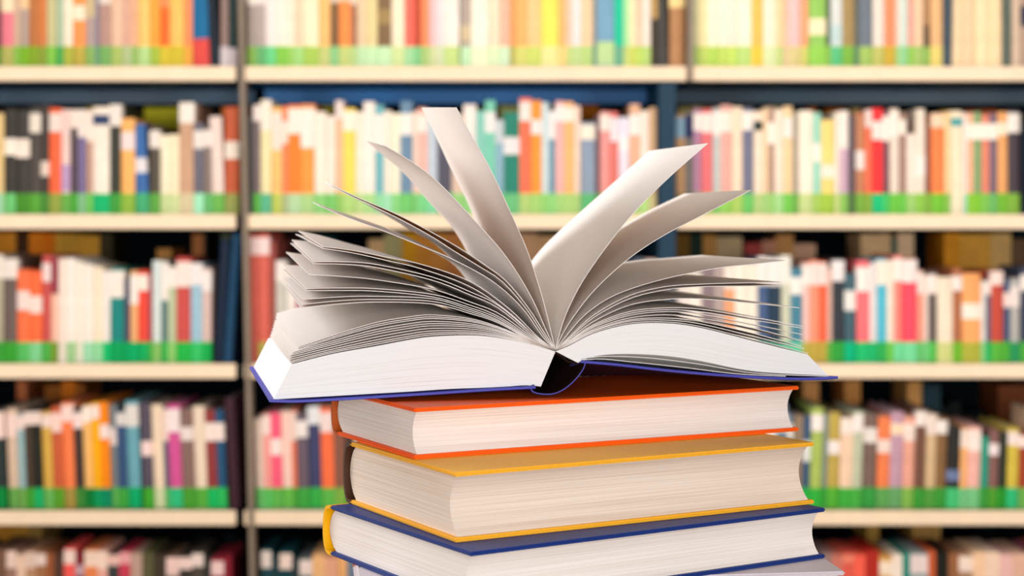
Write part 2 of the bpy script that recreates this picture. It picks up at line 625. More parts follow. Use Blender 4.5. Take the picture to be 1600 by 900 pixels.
ROW4L = """
-12 8 642 24302f L 645 686 fbdcd2 B 00883c
12 29 640 dfc0a8 L 648 684 fbdcd2 B 68a850
29 40 648 9cbcc0 L 650 672 f6dcd4 B 70a850
40 52 644 4a3a2e L 644 665 f4dcd2 B 40a030
52 66 642 20221a L 644 664 f4dcd2 B 14b468
68 83 644 deae4c L 648 668 f8dcd0 B 68b458
83 98 636 cf5f38 L 646 676 fbd8cc B 58a028
98 117 630 fd824c L 634 660 fbdcd2 B a89044
117 131 640 40302e L 645 670 fbe0dc B 408838
131 145 634 fcc070 L 636 661 fdeee0 B 007c30
145 158 630 ffb400 L 634 655 fbe8dc B 00985c
158 172 629 ff8c04 L 664 686 fbe4dc B 008c60
172 184 634 7c8488 L 670 697 e8d8d4 B 60b458
184 198 644 34527c L 646 666 e4dcd8 B 40a840
198 218 628 6caab8 L 634 668 e8e0da B 00ac68
222 238 630 584e5e L 690 713 fbdcd8 B 40a82c
238 256 634 f6dcc0 B d0d8a8
256 264 640 5b5a74 L 640 690 f8dcd0 B 58b868
264 284 633 da5698 L 640 676 fbe8e8 B 30c080
284 304 640 8a6a62 L 668 689 f3e2dc B 48a030
304 322 636 f3dcc4 B 58b040
322 338 642 963838 L 662 690 fde8e0 B 14bc60
338 352 642 22567c L 662 690 fde8e0 B 30c060
355 371 622 3c1c28 B - T -3
"""
ROW4M = """
399 412 655 f0d8c8 B 70c870
412 424 648 fba49c L 650 680 fbe4da B 5cc060
424 440 646 ff5f82 L 686 712 fbe6e0 B 60b850
440 456 644 fbd2c4 B 68bc4c
456 465 642 f07c5c L 645 690 f8dcd0 B 50a840
465 482 648 6c5c6a L 658 684 f8ece6 B 40a844
482 502 636 40446c L 636 664 ececee B 38b048
502 522 638 ff7444 L 645 676 f8e0da B 60b84c
522 540 650 8c5a48 B 80b048
"""
ROW4R = """
1240 1254 650 9a8068 B 30b040
1254 1266 652 38587a L 690 722 e8e8e4 B 30b448
1266 1284 638 b0c460 L 648 674 fdf0e8 B 34b440
1284 1294 648 88968e B 40a840
1294 1312 646 c4aa50 L 690 711 f8ece8 B 58b438
1312 1332 654 f8d4b4 L 654 680 fbe8dc B 40b040
1332 1347 644 c4c8ac L 648 676 f8ece4 B 48b044
1348 1370 648 7c645a L 670 693 f4e8e0 B 38a044
1371 1391 652 f88450 L 688 709 f8ddd0 B 60a858
1391 1411 645 c69cb0 L 663 681 fde0c0 B 68a868
1411 1429 652 f0aa94 L 663 690 fbe4d8 B 84b850
1429 1445 640 785040 L 643 666 f8e8e0 B 3c9c38
1445 1462 648 dcba90 L 648 680 f4e0d4 B 54a040
1462 1479 654 8a643e L 658 679 f8ece4 B 3c9c38
1479 1499 668 282624 L 735 752 7080a8 B 48c478
1499 1511 670 fcb874 L 672 700 fbe4d4 B 78c488
1511 1531 668 f8b8ac L 673 706 fdeae0 B 78c888
1531 1545 684 2e9c84 B 40a040
1545 1559 672 8c605c L 694 712 fbe8e8 B 50a030
1559 1573 678 2c3226 B 28982c
1573 1591 670 dac048 L 676 696 fde8e0 B 30c07c
1591 1612 680 a4442c L 682 700 f8e0d4 B 6cb050
"""
ROW5L = """
-12 10 860 7a5844
10 26 862 a07868 L 862 888 f4d4c6
26 40 868 f2ccb4
40 56 862 c09070 L 864 888 e6c8b8
56 72 864 a8724c L 866 884 ecd4ca
72 84 866 a05a34
84 100 866 54382e
100 118 858 fc5e58 L 860 882 f8d8cc
118 132 866 84202e L 884 900 c8a8b4
132 152 860 f08850 L 862 886 fbdcc8
152 168 862 f4b0a0 L 862 890 fbdac8
168 186 868 384040 L 868 884 f4c4b8
186 204 864 d04058 L 864 882 f0a8a8
204 222 866 c4a090
222 240 864 5c5a3c
240 260 868 44382c
260 280 872 90705c L 872 900 f4d0c8
280 300 868 3c3630 L 872 890 f8d8d0
300 318 864 504840 L 866 886 f2dcd4
318 330 872 30302c
330 350 874 a03040 L 878 900 f4d0cc
350 362 870 882030
"""
ROW5M = """
408 424 860 1c4850 L 862 888 ecdcd4
424 437 872 1c3c40
437 456 862 104048 L 866 890 f6dcd0
456 468 874 28383c
468 488 872 5c6468 L 876 900 ecd8d0
488 508 868 f0b880
508 528 872 e8a888
"""
ROW5R = """
1284 1300 866 9a7c78
1300 1316 868 d07868
1316 1334 866 e86050 L 868 880 f08870
1334 1352 868 fc6450
1352 1374 862 b82c20
1374 1394 870 e0a860 L 878 900 fde8d0
1394 1410 868 fbe8d8
1410 1422 866 1e8878
1422 1450 866 a0a8a8 L 868 896 f0dcd8
1450 1462 862 cc6034
1462 1482 864 201e18
1482 1498 866 9c6440
1498 1520 866 b08468 L 870 894 f8e0d0
1520 1540 864 fcd0a8
1540 1562 864 fcd8c0
1562 1582 868 f4c0b8
1582 1606 866 e8b8a0
"""
# books of the far side, seen over the front row: x0 x1 ytop colour (in the photograph's rows)
BACK = {
    2: """20 40 172 4a3a34|135 178 166 c0a030|225 285 167 a8a020|345 384 166 d07830|500 522 164 9a9030|640 660 165 d88030
          740 752 165 707828|780 812 164 a8a860|905 935 163 c06c10|1060 1100 165 e0cc80|1100 1162 165 e0702c|1195 1230 166 c8c080|1262 1276 168 d06820
          1290 1322 168 80480c|1330 1345 168 c8b078|1470 1500 171 d8b050|1510 1535 172 804028|1535 1558 171 e87030""",
    3: """-10 25 362 a06418|25 45 364 2a1404|45 66 363 ff9010|66 86 364 f07c00|86 120 363 ffbc44|120 156 366 f8b43c|156 176 364 2a2410
          245 268 388 d89850|300 318 364 7c4c28|318 322 364 202018|345 362 364 3c4030|376 394 364 c07830|420 470 368 2c1410|470 520 370 102c34|575 600 372 a88860|600 628 364 7c7450
          628 650 362 f8b020|650 672 364 e89838|672 700 362 f0a048|700 722 364 f09850|722 760 366 d8a050|800 840 364 d0a078|840 870 366 b08860|1055 1078 364 5c4010|1078 1098 366 14241c
          1098 1120 365 e8a858|1120 1160 370 e8c898|1164 1190 378 8a3430|1190 1212 374 c88c70|1212 1240 366 c08850|1240 1275 380 e0b090
          1345 1392 364 e0b888|1392 1402 372 284038|1402 1428 364 e8c49c|1475 1500 362 b87818|1500 1548 364 e8a840|1548 1580 362 f4c478|1580 1612 372 4c3828""",
    4: """26 42 594 905030|70 96 600 6c3c10|96 118 594 b46010|118 132 600 703c10|1255 1280 594 c08850|1320 1345 594 b07840
          1418 1440 594 c08c50|1440 1470 600 162830|1560 1612 600 5c3018""",
    5: """-10 20 816 d09030|20 44 816 b88430|44 66 820 7c6030|1354 1374 816 d8a850|1426 1470 816 d8a85c""",
}
M_cover = mat_object_colour('shelved_book_cover', 0.5, 0.25)
M_strip = mat_object_colour('shelved_book_label_paper', 0.6, 0.15)
M_attr = mat_attr('distant_book_cover')
M_block = mat_lines('shelved_book_pages', '#e6dace', '#b0a294', scale=6, stretch=400)


def parse(text, row, bay):
    out = []
    for line in text.strip().splitlines():
        t = line.split()
        d = dict(x0=float(t[0]), x1=float(t[1]), top=float(t[2]), col='#' + t[3], lab=None, band='#auto', tilt=0.0,
                 row=row, bay=bay)
        i = 4
        while i < len(t):
            if t[i] == 'L':
                d['lab'] = (float(t[i + 1]), float(t[i + 2]), '#' + t[i + 3]); i += 4
            elif t[i] == 'B':
                d['band'] = None if t[i + 1] == '-' else '#' + t[i + 1]; i += 2
            elif t[i] == 'T':
                d['tilt'] = float(t[i + 1]); i += 2
        if row == 5: d['band'] = '#50b050'
        if d['band'] == '#auto':
            r_, g_, b_ = rgb(d['col'])
            d['band'] = tohex((r_ * .55 + 20, g_ * .45 + 110, b_ * .4 + 20))
        out.append(d)
    return out


BOOKS = []
for txt, r, b in ((ROW1L, 1, 'left'), (ROW1M, 1, 'middle'), (ROW1R, 1, 'right'),
                  (ROW2L, 2, 'left'), (ROW2M, 2, 'middle'), (ROW2R, 2, 'right'),
                  (ROW3L, 3, 'left'), (ROW3M, 3, 'middle'), (ROW3R, 3, 'right'),
                  (ROW4L, 4, 'left'), (ROW4M, 4, 'middle'), (ROW4R, 4, 'right'),
                  (ROW5L, 5, 'left'), (ROW5M, 5, 'middle'), (ROW5R, 5, 'right')):
    BOOKS += parse(txt, r, b)


def colour_name(hexs):
    r, g, b = [v / 255 for v in rgb(hexs)]
    h, s, v = colorsys.rgb_to_hsv(r, g, b)
    h *= 360
    if v < 0.26: return 'black' if s < 0.35 or v < 0.15 else ('navy' if 180 < h < 270 else 'black')
    if s < 0.09: return 'white' if v > 0.88 else ('light grey' if v > 0.68 else ('grey' if v > 0.42 else 'charcoal'))
    if s < 0.20:
        if v > 0.93: return 'cream' if 18 < h < 75 else 'off-white'
        if v > 0.75: return 'pale grey'
        return 'grey' if v > 0.42 else 'charcoal'
    if h < 14 or h >= 345:
        if s < 0.38 and v > 0.7: return 'pale pink'
        if v < 0.6: return 'maroon'
        return 'pink' if (h >= 345 and s < 0.62) else ('salmon' if s < 0.66 else 'red')
    if h < 28:
        if v < 0.42: return 'dark brown'
        if v < 0.75: return 'brown'
        return 'peach' if s < 0.42 else ('orange' if v > 0.82 else 'brown')
    if h < 42:
        if v < 0.45: return 'dark brown'
        if v < 0.75: return 'tan'
        return 'light peach' if s < 0.36 else 'amber'
    if h < 68:
        if v < 0.5: return 'olive'
        if v < 0.82: return 'mustard' if s > 0.35 else 'khaki'
        return 'pale yellow' if s < 0.4 else 'yellow'
    if h < 160: return 'green' if s > 0.3 else 'pale green'
    if h < 185: return 'teal' if v < 0.7 else 'aqua'
    if h < 255: return 'navy' if v < 0.4 else ('blue' if s > 0.4 else 'slate blue')
    if h < 310: return 'purple' if v < 0.75 else 'lilac'
    return 'magenta' if s > 0.45 else 'mauve'


ORD = ['first', 'second', 'third', 'fourth', 'fifth', 'sixth', 'seventh', 'eighth', 'ninth', 'tenth', 'eleventh',
       'twelfth', 'thirteenth', 'fourteenth', 'fifteenth', 'sixteenth', 'seventeenth', 'eighteenth']
rows = {}
for d in BOOKS:
    d['cn'] = colour_name(d['col'])
    rows.setdefault((d['row'], d['bay']), []).append(d)
for (r, b), lst in rows.items():
    cnt = {}
    for d in lst: cnt[d['cn']] = cnt.get(d['cn'], 0) + 1
    seen = {}
    for i, d in enumerate(lst):
        k = seen.get(d['cn'], 0); seen[d['cn']] = k + 1
        where = '%s shelf, %s bay' % (ROWNAME[r], b)
        nb = (('left of a %s one' % lst[i + 1]['cn']) if i + 1 < len(lst) else ('right of a %s one' % lst[i - 1]['cn']))
        nb = nb.replace('a amber', 'an amber').replace('a orange', 'an orange').replace('a aqua', 'an aqua') \
            .replace('a olive', 'an olive').replace('a off-white', 'an off-white')
        n = cnt[d['cn']]
        if n == 1:
            d['label'] = 'only %s book on the %s, %s' % (d['cn'], where, nb)
        elif k == n - 1:
            d['label'] = 'rightmost %s book on the %s, %s' % (d['cn'], where, nb)
        elif k == 0:
            d['label'] = 'leftmost %s book on the %s, %s' % (d['cn'], where, nb)
        else:
            d['label'] = '%s %s book from left, %s, %s' % (ORD[k], d['cn'], where, nb)


def vis_area(d):
    y0 = max(0, d['top']); y1 = min(900, SHELF_Y[d['row']])
    return (min(1600, d['x1']) - max(0, d['x0'])) * (y1 - y0)


order = sorted(BOOKS, key=vis_area, reverse=True)
KEEP = set(id(d) for d in order[:300])
print('front books', len(BOOKS), 'kept', len(KEEP))


def spine_pts(w, off=0.0, n=4, bulge=0.003):
    pts = []
    for i in range(n + 1):
        a = i / n
        pts.append((a * (w + 2 * off) - off, -bulge * math.sin(math.pi * a) - off + 0.003))
    return pts


def make_shelved_book(d):
    w = (d['x1'] - d['x0']) * KB * 0.985
    h = (SHELF_Y[d['row']] - d['top']) * KB
    dep = random.uniform(0.205, 0.25)
    t = min(0.0022, w * 0.16)
    if d['tilt'] == 0 and d['row'] == 4: d['tilt'] = {'left': -2.2, 'middle': -1.6, 'right': 1.6}[d['bay']]
    pivot_right = d['tilt'] > 0
    ox = -w if pivot_right else 0.0
    X = bx_(d['x1']) if pivot_right else bx_(d['x0'])
    if d['row'] == 4: X -= h * 0.5 * math.tan(math.radians(d['tilt']))
    z0 = bz_(SHELF_Y[d['row']]) + 0.0012
    y = YB - 0.003 + random.uniform(-0.004, 0.006)
    lean = math.radians(d['tilt'])
    outer = [(0, dep)] + spine_pts(w) + [(w, dep)]
    inner = [(t, dep), (t, 0.005)] + [(t + (w - 2 * t) * k, 0.005) for k in (.34, .66)] + [(w - t, 0.005), (w - t, dep)]
    # cover: loft outer/inner rails, both with n points
    no = len(outer)
    innr = [inner[0]] + [(max(t, min(w - t, p[0])), 0.0055) for p in outer[1:-1]] + [inner[-1]]
    v = []
    for zz in (0, h):
        v += [(ox + a, b, zz) for a, b in outer] + [(ox + a, b, zz) for a, b in innr]
    f = []
    for i in range(no - 1):
        f.append((i, i + 1, 2 * no + i + 1, 2 * no + i))                       # outer wall
        f.append((no + i + 1, no + i, 3 * no + i, 3 * no + i + 1))             # inner wall
        f.append((2 * no + i, 2 * no + i + 1, 3 * no + i + 1, 3 * no + i))     # top rim
        f.append((i + 1, i, no + i, no + i + 1))                               # bottom rim
    f.append((0, 2 * no, 3 * no, no)); f.append((no - 1, 2 * no - 1, 4 * no - 1, 3 * no - 1))
    o = link_mesh('book', v, f, M_cover, loc=(X, y, z0), rot=(0, lean, 0), color=lin(d['col']))
    tag(o, d['label'], 'book', 'upright books on the %s shelf of the %s bay' % (ROWNAME[d['row']], d['bay']))
    pv, pf = box_vf(ox + t, ox + w - t, 0.0056, dep - 0.004, 0.003, h - 0.004)
    link_mesh('page_block', pv, pf, M_block, o)

    def wrap(name, za, zb, col, off):
        rail = [(-off, 0.028)] + spine_pts(w, off) + [(w + off, 0.028)]
        n = len(rail)
        vv = [(ox + a, b, za) for a, b in rail] + [(ox + a, b, zb) for a, b in rail]
        vv += [(ox + max(0.0, min(w, a)), b + off * 1.2, za) for a, b in rail]
        vv += [(ox + max(0.0, min(w, a)), b + off * 1.2, zb) for a, b in rail]
        ff = [(i, i + 1, n + i + 1, n + i) for i in range(n - 1)]
        ff += [(n + i, n + i + 1, 3 * n + i + 1, 3 * n + i) for i in range(n - 1)]
        ff += [(2 * n + i, 2 * n + i + 1, i + 1, i) for i in range(n - 1)]
        link_mesh(name, vv, ff, M_strip, o, color=lin(col))
    if d['band']:
        col = d['band']
        wrap('tape_band', 0.0008, 0.0475, col, 0.00035)
    if d['lab']:
        ya, yb, c = d['lab']
        za = max(0.001, (SHELF_Y[d['row']] - yb) * KB); zb = min(h - 0.0005, (SHELF_Y[d['row']] - ya) * KB)
        if zb > za: wrap('spine_label', za, zb, c, 0.00055)
    return o


SV, SF, SC = [], [], []


def stuff_box(x0, x1, y0, y1, z0, z1, col):
    v, f = box_vf(x0, x1, y0, y1, z0, z1, len(SV))
    SV.extend(v); SF.extend(f); SC.extend([col] * len(f))


for d in BOOKS:
    if id(d) in KEEP:
        make_shelved_book(d)
    else:
        z0 = bz_(SHELF_Y[d['row']]) + 0.0012
        x0, x1 = bx_(d['x0']) + 0.0001, bx_(d['x1']) - 0.0002
        y = YB
        h = (SHELF_Y[d['row']] - d['top']) * KB
        stuff_box(x0, x1, y, y + 0.16, z0, z0 + h, lin(d['col']))
        if d['band']: stuff_box(x0, x1, y - 0.0006, y, z0, z0 + 0.0475, lin(d['band']))
        if d['lab']:
            ya, yb, c = d['lab']
            stuff_box(x0, x1, y - 0.0009, y, z0 + max(0, (SHELF_Y[d['row']] - yb) * KB),
                      z0 + min(h, (SHELF_Y[d['row']] - ya) * KB), lin(c))

FILL = ['#f3e3cf', '#d9b99a', '#e98a5c', '#c95a4a', '#6d7f92', '#3a4a5c', '#e8cf8c', '#9cbcae', '#7c6258', '#f6ece2',
        '#4c3c38', '#f0b070', '#b8667c']


def filler(row, xa, xb, ytop0, ytop1):
    x = xa
    rnd = random.Random(row * 1000 + int(xa))
    while x < xb - 6:
        wpx = rnd.uniform(11, 21)
        x1 = min(xb, x + wpx)
        top = rnd.uniform(ytop0, ytop1)
        c = rnd.choice(FILL)
        z0 = bz_(SHELF_Y[row]) + 0.0012
        h = (SHELF_Y[row] - top) * KB
        X0, X1 = bx_(x) + 0.0002, bx_(x1) - 0.0002
        stuff_box(X0, X1, YB, YB + 0.16, z0, z0 + h, lin(c))
        if row != 5:
            r, g, b = rgb(c)
            stuff_box(X0, X1, YB - 0.0006, YB, z0, z0 + 0.0475, lin(tohex((r * .55 + 10, g * .4 + 110, b * .4 + 10))))
            stuff_box(X0, X1, YB - 0.0009, YB, z0 + h * .74, z0 + h * .9, lin('#f6ece2'))
        x = x1


for row, (ya, yb) in {1: (-64, -45), 2: (162, 190), 3: (398, 430), 4: (630, 655), 5: (858, 874)}.items():
    filler(row, -312, -17, ya, yb)
    filler(row, 1614, 1765, ya, yb)
filler(3, 448, 590, 398, 425)
filler(3, 590, 765, 440, 446)
filler(3, 765, 988, 398, 425)
filler(4, 541, 1026, 632, 655)
filler(4, 1057, 1239, 632, 655)
filler(5, 529, 1026, 858, 874)
filler(5, 1057, 1283, 858, 874)

def boost(c):
    k = min(3.0, 0.95 / max(c[:3]))
    return (c[0] * k, c[1] * k, c[2] * k, 1.0)


# the books standing on the far side of the same shelves
YR = 4.05
KR = YR / F
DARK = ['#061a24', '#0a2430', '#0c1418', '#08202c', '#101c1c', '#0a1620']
rnd = random.Random(5)
for row in (1, 2, 3, 4, 5):
    z0 = bz_(SHELF_Y[row]) + 0.0012
    zmax = bz_(SHELF_Y[row - 1]) - 0.036
    spans = []
    for line in BACK.get(row, '').replace('|', '\n').strip().splitlines():
        t = line.split()
        if len(t) == 4: spans.append((float(t[0]), float(t[1]), float(t[2]), '#' + t[3]))
    for xa, xb, yt, c in spans:
        n = max(1, round((xb - xa) / 22))
        zt = min(zmax, H - (yt - HY) * KR)
        for k in range(n):
            x0 = xa + (xb - xa) * k / n; x1 = xa + (xb - xa) * (k + 1) / n
            stuff_box((x0 - CX) * KR + .0003, (x1 - CX) * KR - .0003, YR, YR + 0.17, z0, zt - rnd.uniform(0, .004), boost(lin(c)))
    x = -270
    while x < 1740:
        x1 = x + rnd.uniform(14, 24)
        hit = [s for s in spans if x < s[1] and x1 > s[0]]
        if hit:
            x = max(x + 1, hit[0][1]); continue
        X0, X1 = (x - CX) * KR + .0003, (x1 - CX) * KR - .0003
        ok = all(not (X0 < bx_(q) + .03 and X1 > bx_(q) - .03) for q in (380, 1042))
        if ok and row > 0:
            zt = z0 + rnd.uniform(0.17, 0.205)
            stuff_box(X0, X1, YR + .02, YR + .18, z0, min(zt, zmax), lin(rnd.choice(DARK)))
        x = x1
me = bpy.data.meshes.new('far_side_books')
me.from_pydata(SV, [], SF)
ca = me.color_attributes.new('Col', 'FLOAT_COLOR', 'CORNER')
buf = []
for c in SC: buf += list(c) * 4
ca.data.foreach_set('color', buf)
me.materials.append(M_attr)
so = bpy.data.objects.new('far_side_books', me)
COL.objects.link(so)
tag(so, 'many narrow and half-hidden books filling the shelves behind and between the others', 'books', kind='stuff')

# ------------------------------------------------------------------ closed books of the stack
M_pages = mat_lines('white_page_edges', '#f6eee8', '#e6d8cd', scale=1300, lo=0.3, hi=0.6, stretch=5)
M_pages2 = mat_lines('cream_page_edges', '#f2e2d2', '#dfc8b4', scale=1300, lo=0.3, hi=0.6, stretch=5)
M_orange = mat_plain('orange_cloth_cover', '#ff6208', 0.5, 0.3, 900, 0.9, 1.05, bump=0.15)
M_yellow = mat_plain('yellow_cloth_cover', '#fcb92e', 0.5, 0.3, 900, 0.9, 1.05, bump=0.15)
M_navyc = mat_plain('navy_cloth_cover', '#17357e', 0.5, 0.3, 900, 0.85, 1.1, bump=0.15)
M_gold = mat_plain('golden_yellow_spine_cloth', '#f6b400', 0.5, 0.3, 900, 0.92, 1.05, bump=0.15)
M_brown = mat_plain('dark_brown_spine_cloth', '#4a2c1c', 0.5, 0.3, 900, 0.85, 1.1, bump=0.15)
M_rust_orange_shade = mat_plain('rust_and_shaded_orange_cloth', '#b8541c', 0.5, 0.3, 900, 0.85, 1.1, bump=0.15)  # on the orange book this colour holds the spine's shadow
M_grey = mat_plain('pale_grey_cover', '#d6ccd2', 0.5, 0.3, 900, 0.94, 1.03)


def closed_book(name, label, near, D, theta, xl, xr, T, m_board, m_spine, zb, lab_spine=None, conc=0.006, bulge=0.006, m_pages=None,
                L=None, W=None):
    """near: (x, y) of the lower near corner; xl/xr: columns where its left and right ends are seen"""
    th = math.radians(theta)
    c, s = math.cos(th), math.sin(th)
    Xn = (near[0] - CX) / F * D
    if W is None:
        k = -(xl - CX) / F
        W = (k * D + Xn) / (s - k * c) if False else (k * D + Xn) / (s - k * c)
    if L is None:
        k = (xr - CX) / F
        L = (k * D - Xn) / (c - k * s)
    root = empty(name, (Xn, D, zb), th)
    tag(root, label, 'book', 'closed hardcover books stacked under the open book')
    t = 0.0024
    # local frame: x along the fore-edge, y from fore-edge to spine
    ws = W - bulge
    hinge = ws - 0.006
    for z0, nm in ((0.0, 'board'), (T - t, 'board')):
        bevel_box(nm, (0, L, 0.0, hinge + 0.002, z0, z0 + t), m_board, root, 0.0009)
    # spine: crescent strip
    n = 14
    out = []
    for i in range(n + 1):
        a = -math.pi / 2 + math.pi * i / n
        out.append((hinge + 0.0015 + (ws - hinge + bulge - .0015) * (math.cos(a) ** 0.6 if math.cos(a) > 1e-6 else 0), T / 2 + T / 2 * math.sin(a)))
    inn = [(hinge + 0.0015 + (p[0] - hinge - .0015) * 0.80, T / 2 + (p[1] - T / 2) * 0.87) for p in out]
    v, f = [], []
    for xx in (0, L):
        v += [(xx, a, z) for a, z in out] + [(xx, a, z) for a, z in inn]
    m = n + 1
    for i in range(n):
        f.append((i, i + 1, 2 * m + i + 1, 2 * m + i))
        f.append((m + i + 1, m + i, 3 * m + i, 3 * m + i + 1))
        f.append((i + 1, i, m + i, m + i + 1))
        f.append((2 * m + i, 2 * m + i + 1, 3 * m + i + 1, 3 * m + i))
    f.append((0, 2 * m, 3 * m, m)); f.append((n, m + n, 3 * m + n, 2 * m + n))
    sp = link_mesh('spine', v, f, m_spine, root, smooth=False)
    if lab_spine: sp['label'] = lab_spine
    # page block: concave fore-edge, rounded back
    ov = 0.0032
    prof = []
    for i in range(13):
        u = i / 12
        prof.append((ov + conc * math.sin(math.pi * u) ** 0.8 if 0 < u < 1 else ov, t + (T - 2 * t) * u))
    for i in range(11):
        u = 1 - i / 10
        prof.append((hinge - .001 + (ws - hinge + bulge * 0.55) * math.sin(math.pi * u) ** 0.7 if 0 < u < 1 else hinge - .001,
                     t + (T - 2 * t) * u))
    npf = len(prof)
    vv, ff = [], []
    xs = [ov] + [ov + (L - 2 * ov) * k / 8 for k in range(1, 8)] + [L - ov]
    for xx in xs: vv += [(xx, a, z) for a, z in prof]
    for j in range(len(xs) - 1):
        for i in range(npf):
            ff.append((j * npf + i, j * npf + (i + 1) % npf, (j + 1) * npf + (i + 1) % npf, (j + 1) * npf + i))
    # end caps as strips (fore-edge rail to back rail)
    for j in (0, len(xs) - 1):
        b = j * npf
        for i in range(12):
            a0, a1 = i, i + 1
            r0 = 13 + int(round((1 - i / 12) * 10)); r1 = 13 + int(round((1 - (i + 1) / 12) * 10))
            q = [b + a0, b + a1, b + min(npf - 1, r1), b + min(npf - 1, r0)]
            if q[2] == q[3]: q = q[:3]
            ff.append(tuple(q))
    pb = link_mesh('page_block', vv, ff, m_pages or M_pages, root)
    return root, W, L


Z_bb = -0.207                       # underside of the blue book
Z_by = -0.1762                      # blue / yellow
Z_yo = -0.1379                      # yellow / orange
Z_oo = -0.1083                      # orange / open book
closed_book('closed_book', 'closed hardcover with orange covers, topmost of the stack, directly under the open book',
            (647, 717), 0.950, 27.6, 517, 1250, Z_oo - Z_yo, M_orange, M_rust_orange_shade, H + Z_yo, 'orange rounded spine with its shadow painted in')
closed_book('closed_book', 'thick closed hardcover with yellow covers and dark spine, between orange and navy books',
            (711, 848), 0.900, 29.4, 536, 1274, Z_yo - Z_by, M_yellow, M_brown, H + Z_by, 'dark brown rounded spine', conc=0.009, m_pages=M_pages2)
closed_book('closed_book', 'closed hardcover with navy blue covers and golden yellow spine, under the yellow book',
            (735, 955), 0.874, 32.2, 504, 1291, Z_by - Z_bb, M_navyc, M_gold, H + Z_bb, 'golden yellow spine')
# the pale book whose corner pokes out at the lower right
th4 = math.radians(6.9)
xr4, d4, L4 = (1321 - CX) / F * 0.971, 0.971, 0.285
xn4, dn4 = xr4 - L4 * math.cos(th4), d4 - L4 * math.sin(th4)
closed_book('closed_book', 'pale grey book whose top corner pokes out lower right, under the navy book',
            (CX + xn4 / dn4 * F, 920), dn4, 6.9, 0, 0, 0.030, M_grey, M_rust_orange_shade, H + Z_bb - 0.030, 'rust coloured spine', L=L4, W=0.195)
closed_book('closed_book', 'brown covered book at the very bottom of the stack, lying on the table',
            (CX + (xn4 + .012) / (dn4 + .008) * F, 980), dn4 + .008, 10, 0, 0, 0.030, M_brown, M_brown, H - 0.267, L=0.26, W=0.185)

# ------------------------------------------------------------------ the open book
PHI = math.radians(12.0)
R = Vector((math.cos(PHI), math.sin(PHI), 0))          # along the near edge
DV = Vector((-math.sin(PHI), math.cos(PHI), 0))        # from the near edge to the far edge
LD = 0.22
N0 = Vector(((868 - CX) / F * 1.010, 1.010, 0))
ob = empty('open_book', (N0.x, N0.y, H + Z_oo), PHI)
tag(ob, 'open hardcover book, blue violet cover, fanned white pages, on top of the stack', 'book')
Zr = Z_oo                                              # local z = rel z - Zr


def S(x, y, depth=0.0):
    """point of the book's near (depth 0) or far plane that is seen at column x, row y, in the book's own frame"""
    u = (x - CX) / F; vv = -(y - HY) / F
    n = DV
    p = N0 + DV * depth
    t = (p.x * n.x + p.y * n.y) / (u * n.x + n.y)
    P = Vector((u * t, t, vv * t))
    d = P - N0
    return Vector((d.x * R.x + d.y * R.y, depth, vv * t - Zr))


def catmull(pts, n):
    P = [2 * pts[0] - pts[1]] + list(pts) + [2 * pts[-1] - pts[-2]]
    dense = []
    for i in range(1, len(P) - 2):
        for k in range(12):
            t = k / 12
            a, b, c, d = P[i - 1], P[i], P[i + 1], P[i + 2]
            dense.append(0.5 * ((2 * b) + (c - a) * t + (2 * a - 5 * b + 4 * c - d) * t * t + (3 * b - a - 3 * c + d) * t ** 3))
    dense.append(Vector(pts[-1]))
    L = [0]
    for i in range(1, len(dense)): L.append(L[-1] + (dense[i] - dense[i - 1]).length)
    out = []
    j = 0
    for k in range(n):
        s = L[-1] * k / (n - 1)
        while j < len(L) - 2 and L[j + 1] < s: j += 1
        q = (s - L[j]) / max(1e-9, L[j + 1] - L[j])
        out.append(dense[j].lerp(dense[j + 1], min(1, q)))
    return out


M_sheet = mat_sheet()
M_oblock = mat_lines('open_book_page_edges', '#f2f1f0', '#cfc2b6', use_uv=True, scale=70, lo=0.28, hi=0.42, stretch=1.2)
M_obcov = mat_plain('blue_violet_book_cover', '#4447b4', 0.45, 0.35, 900, 0.9, 1.1, bump=0.1)
M_outer_shade = mat_plain('cover_outside_painted_shade', '#15163c', 0.5, 0.3, 900, 0.9, 1.1)  # shade under the cover, put into a near-black navy
M_lining_shade = mat_plain('spine_lining_painted_shade', '#2a1712', 0.8, 0.05, 400, 0.8, 1.1)  # inner shade of gutter and spine put into the dark brown
SPN = (868, 547)
NS, NR = 30, 6


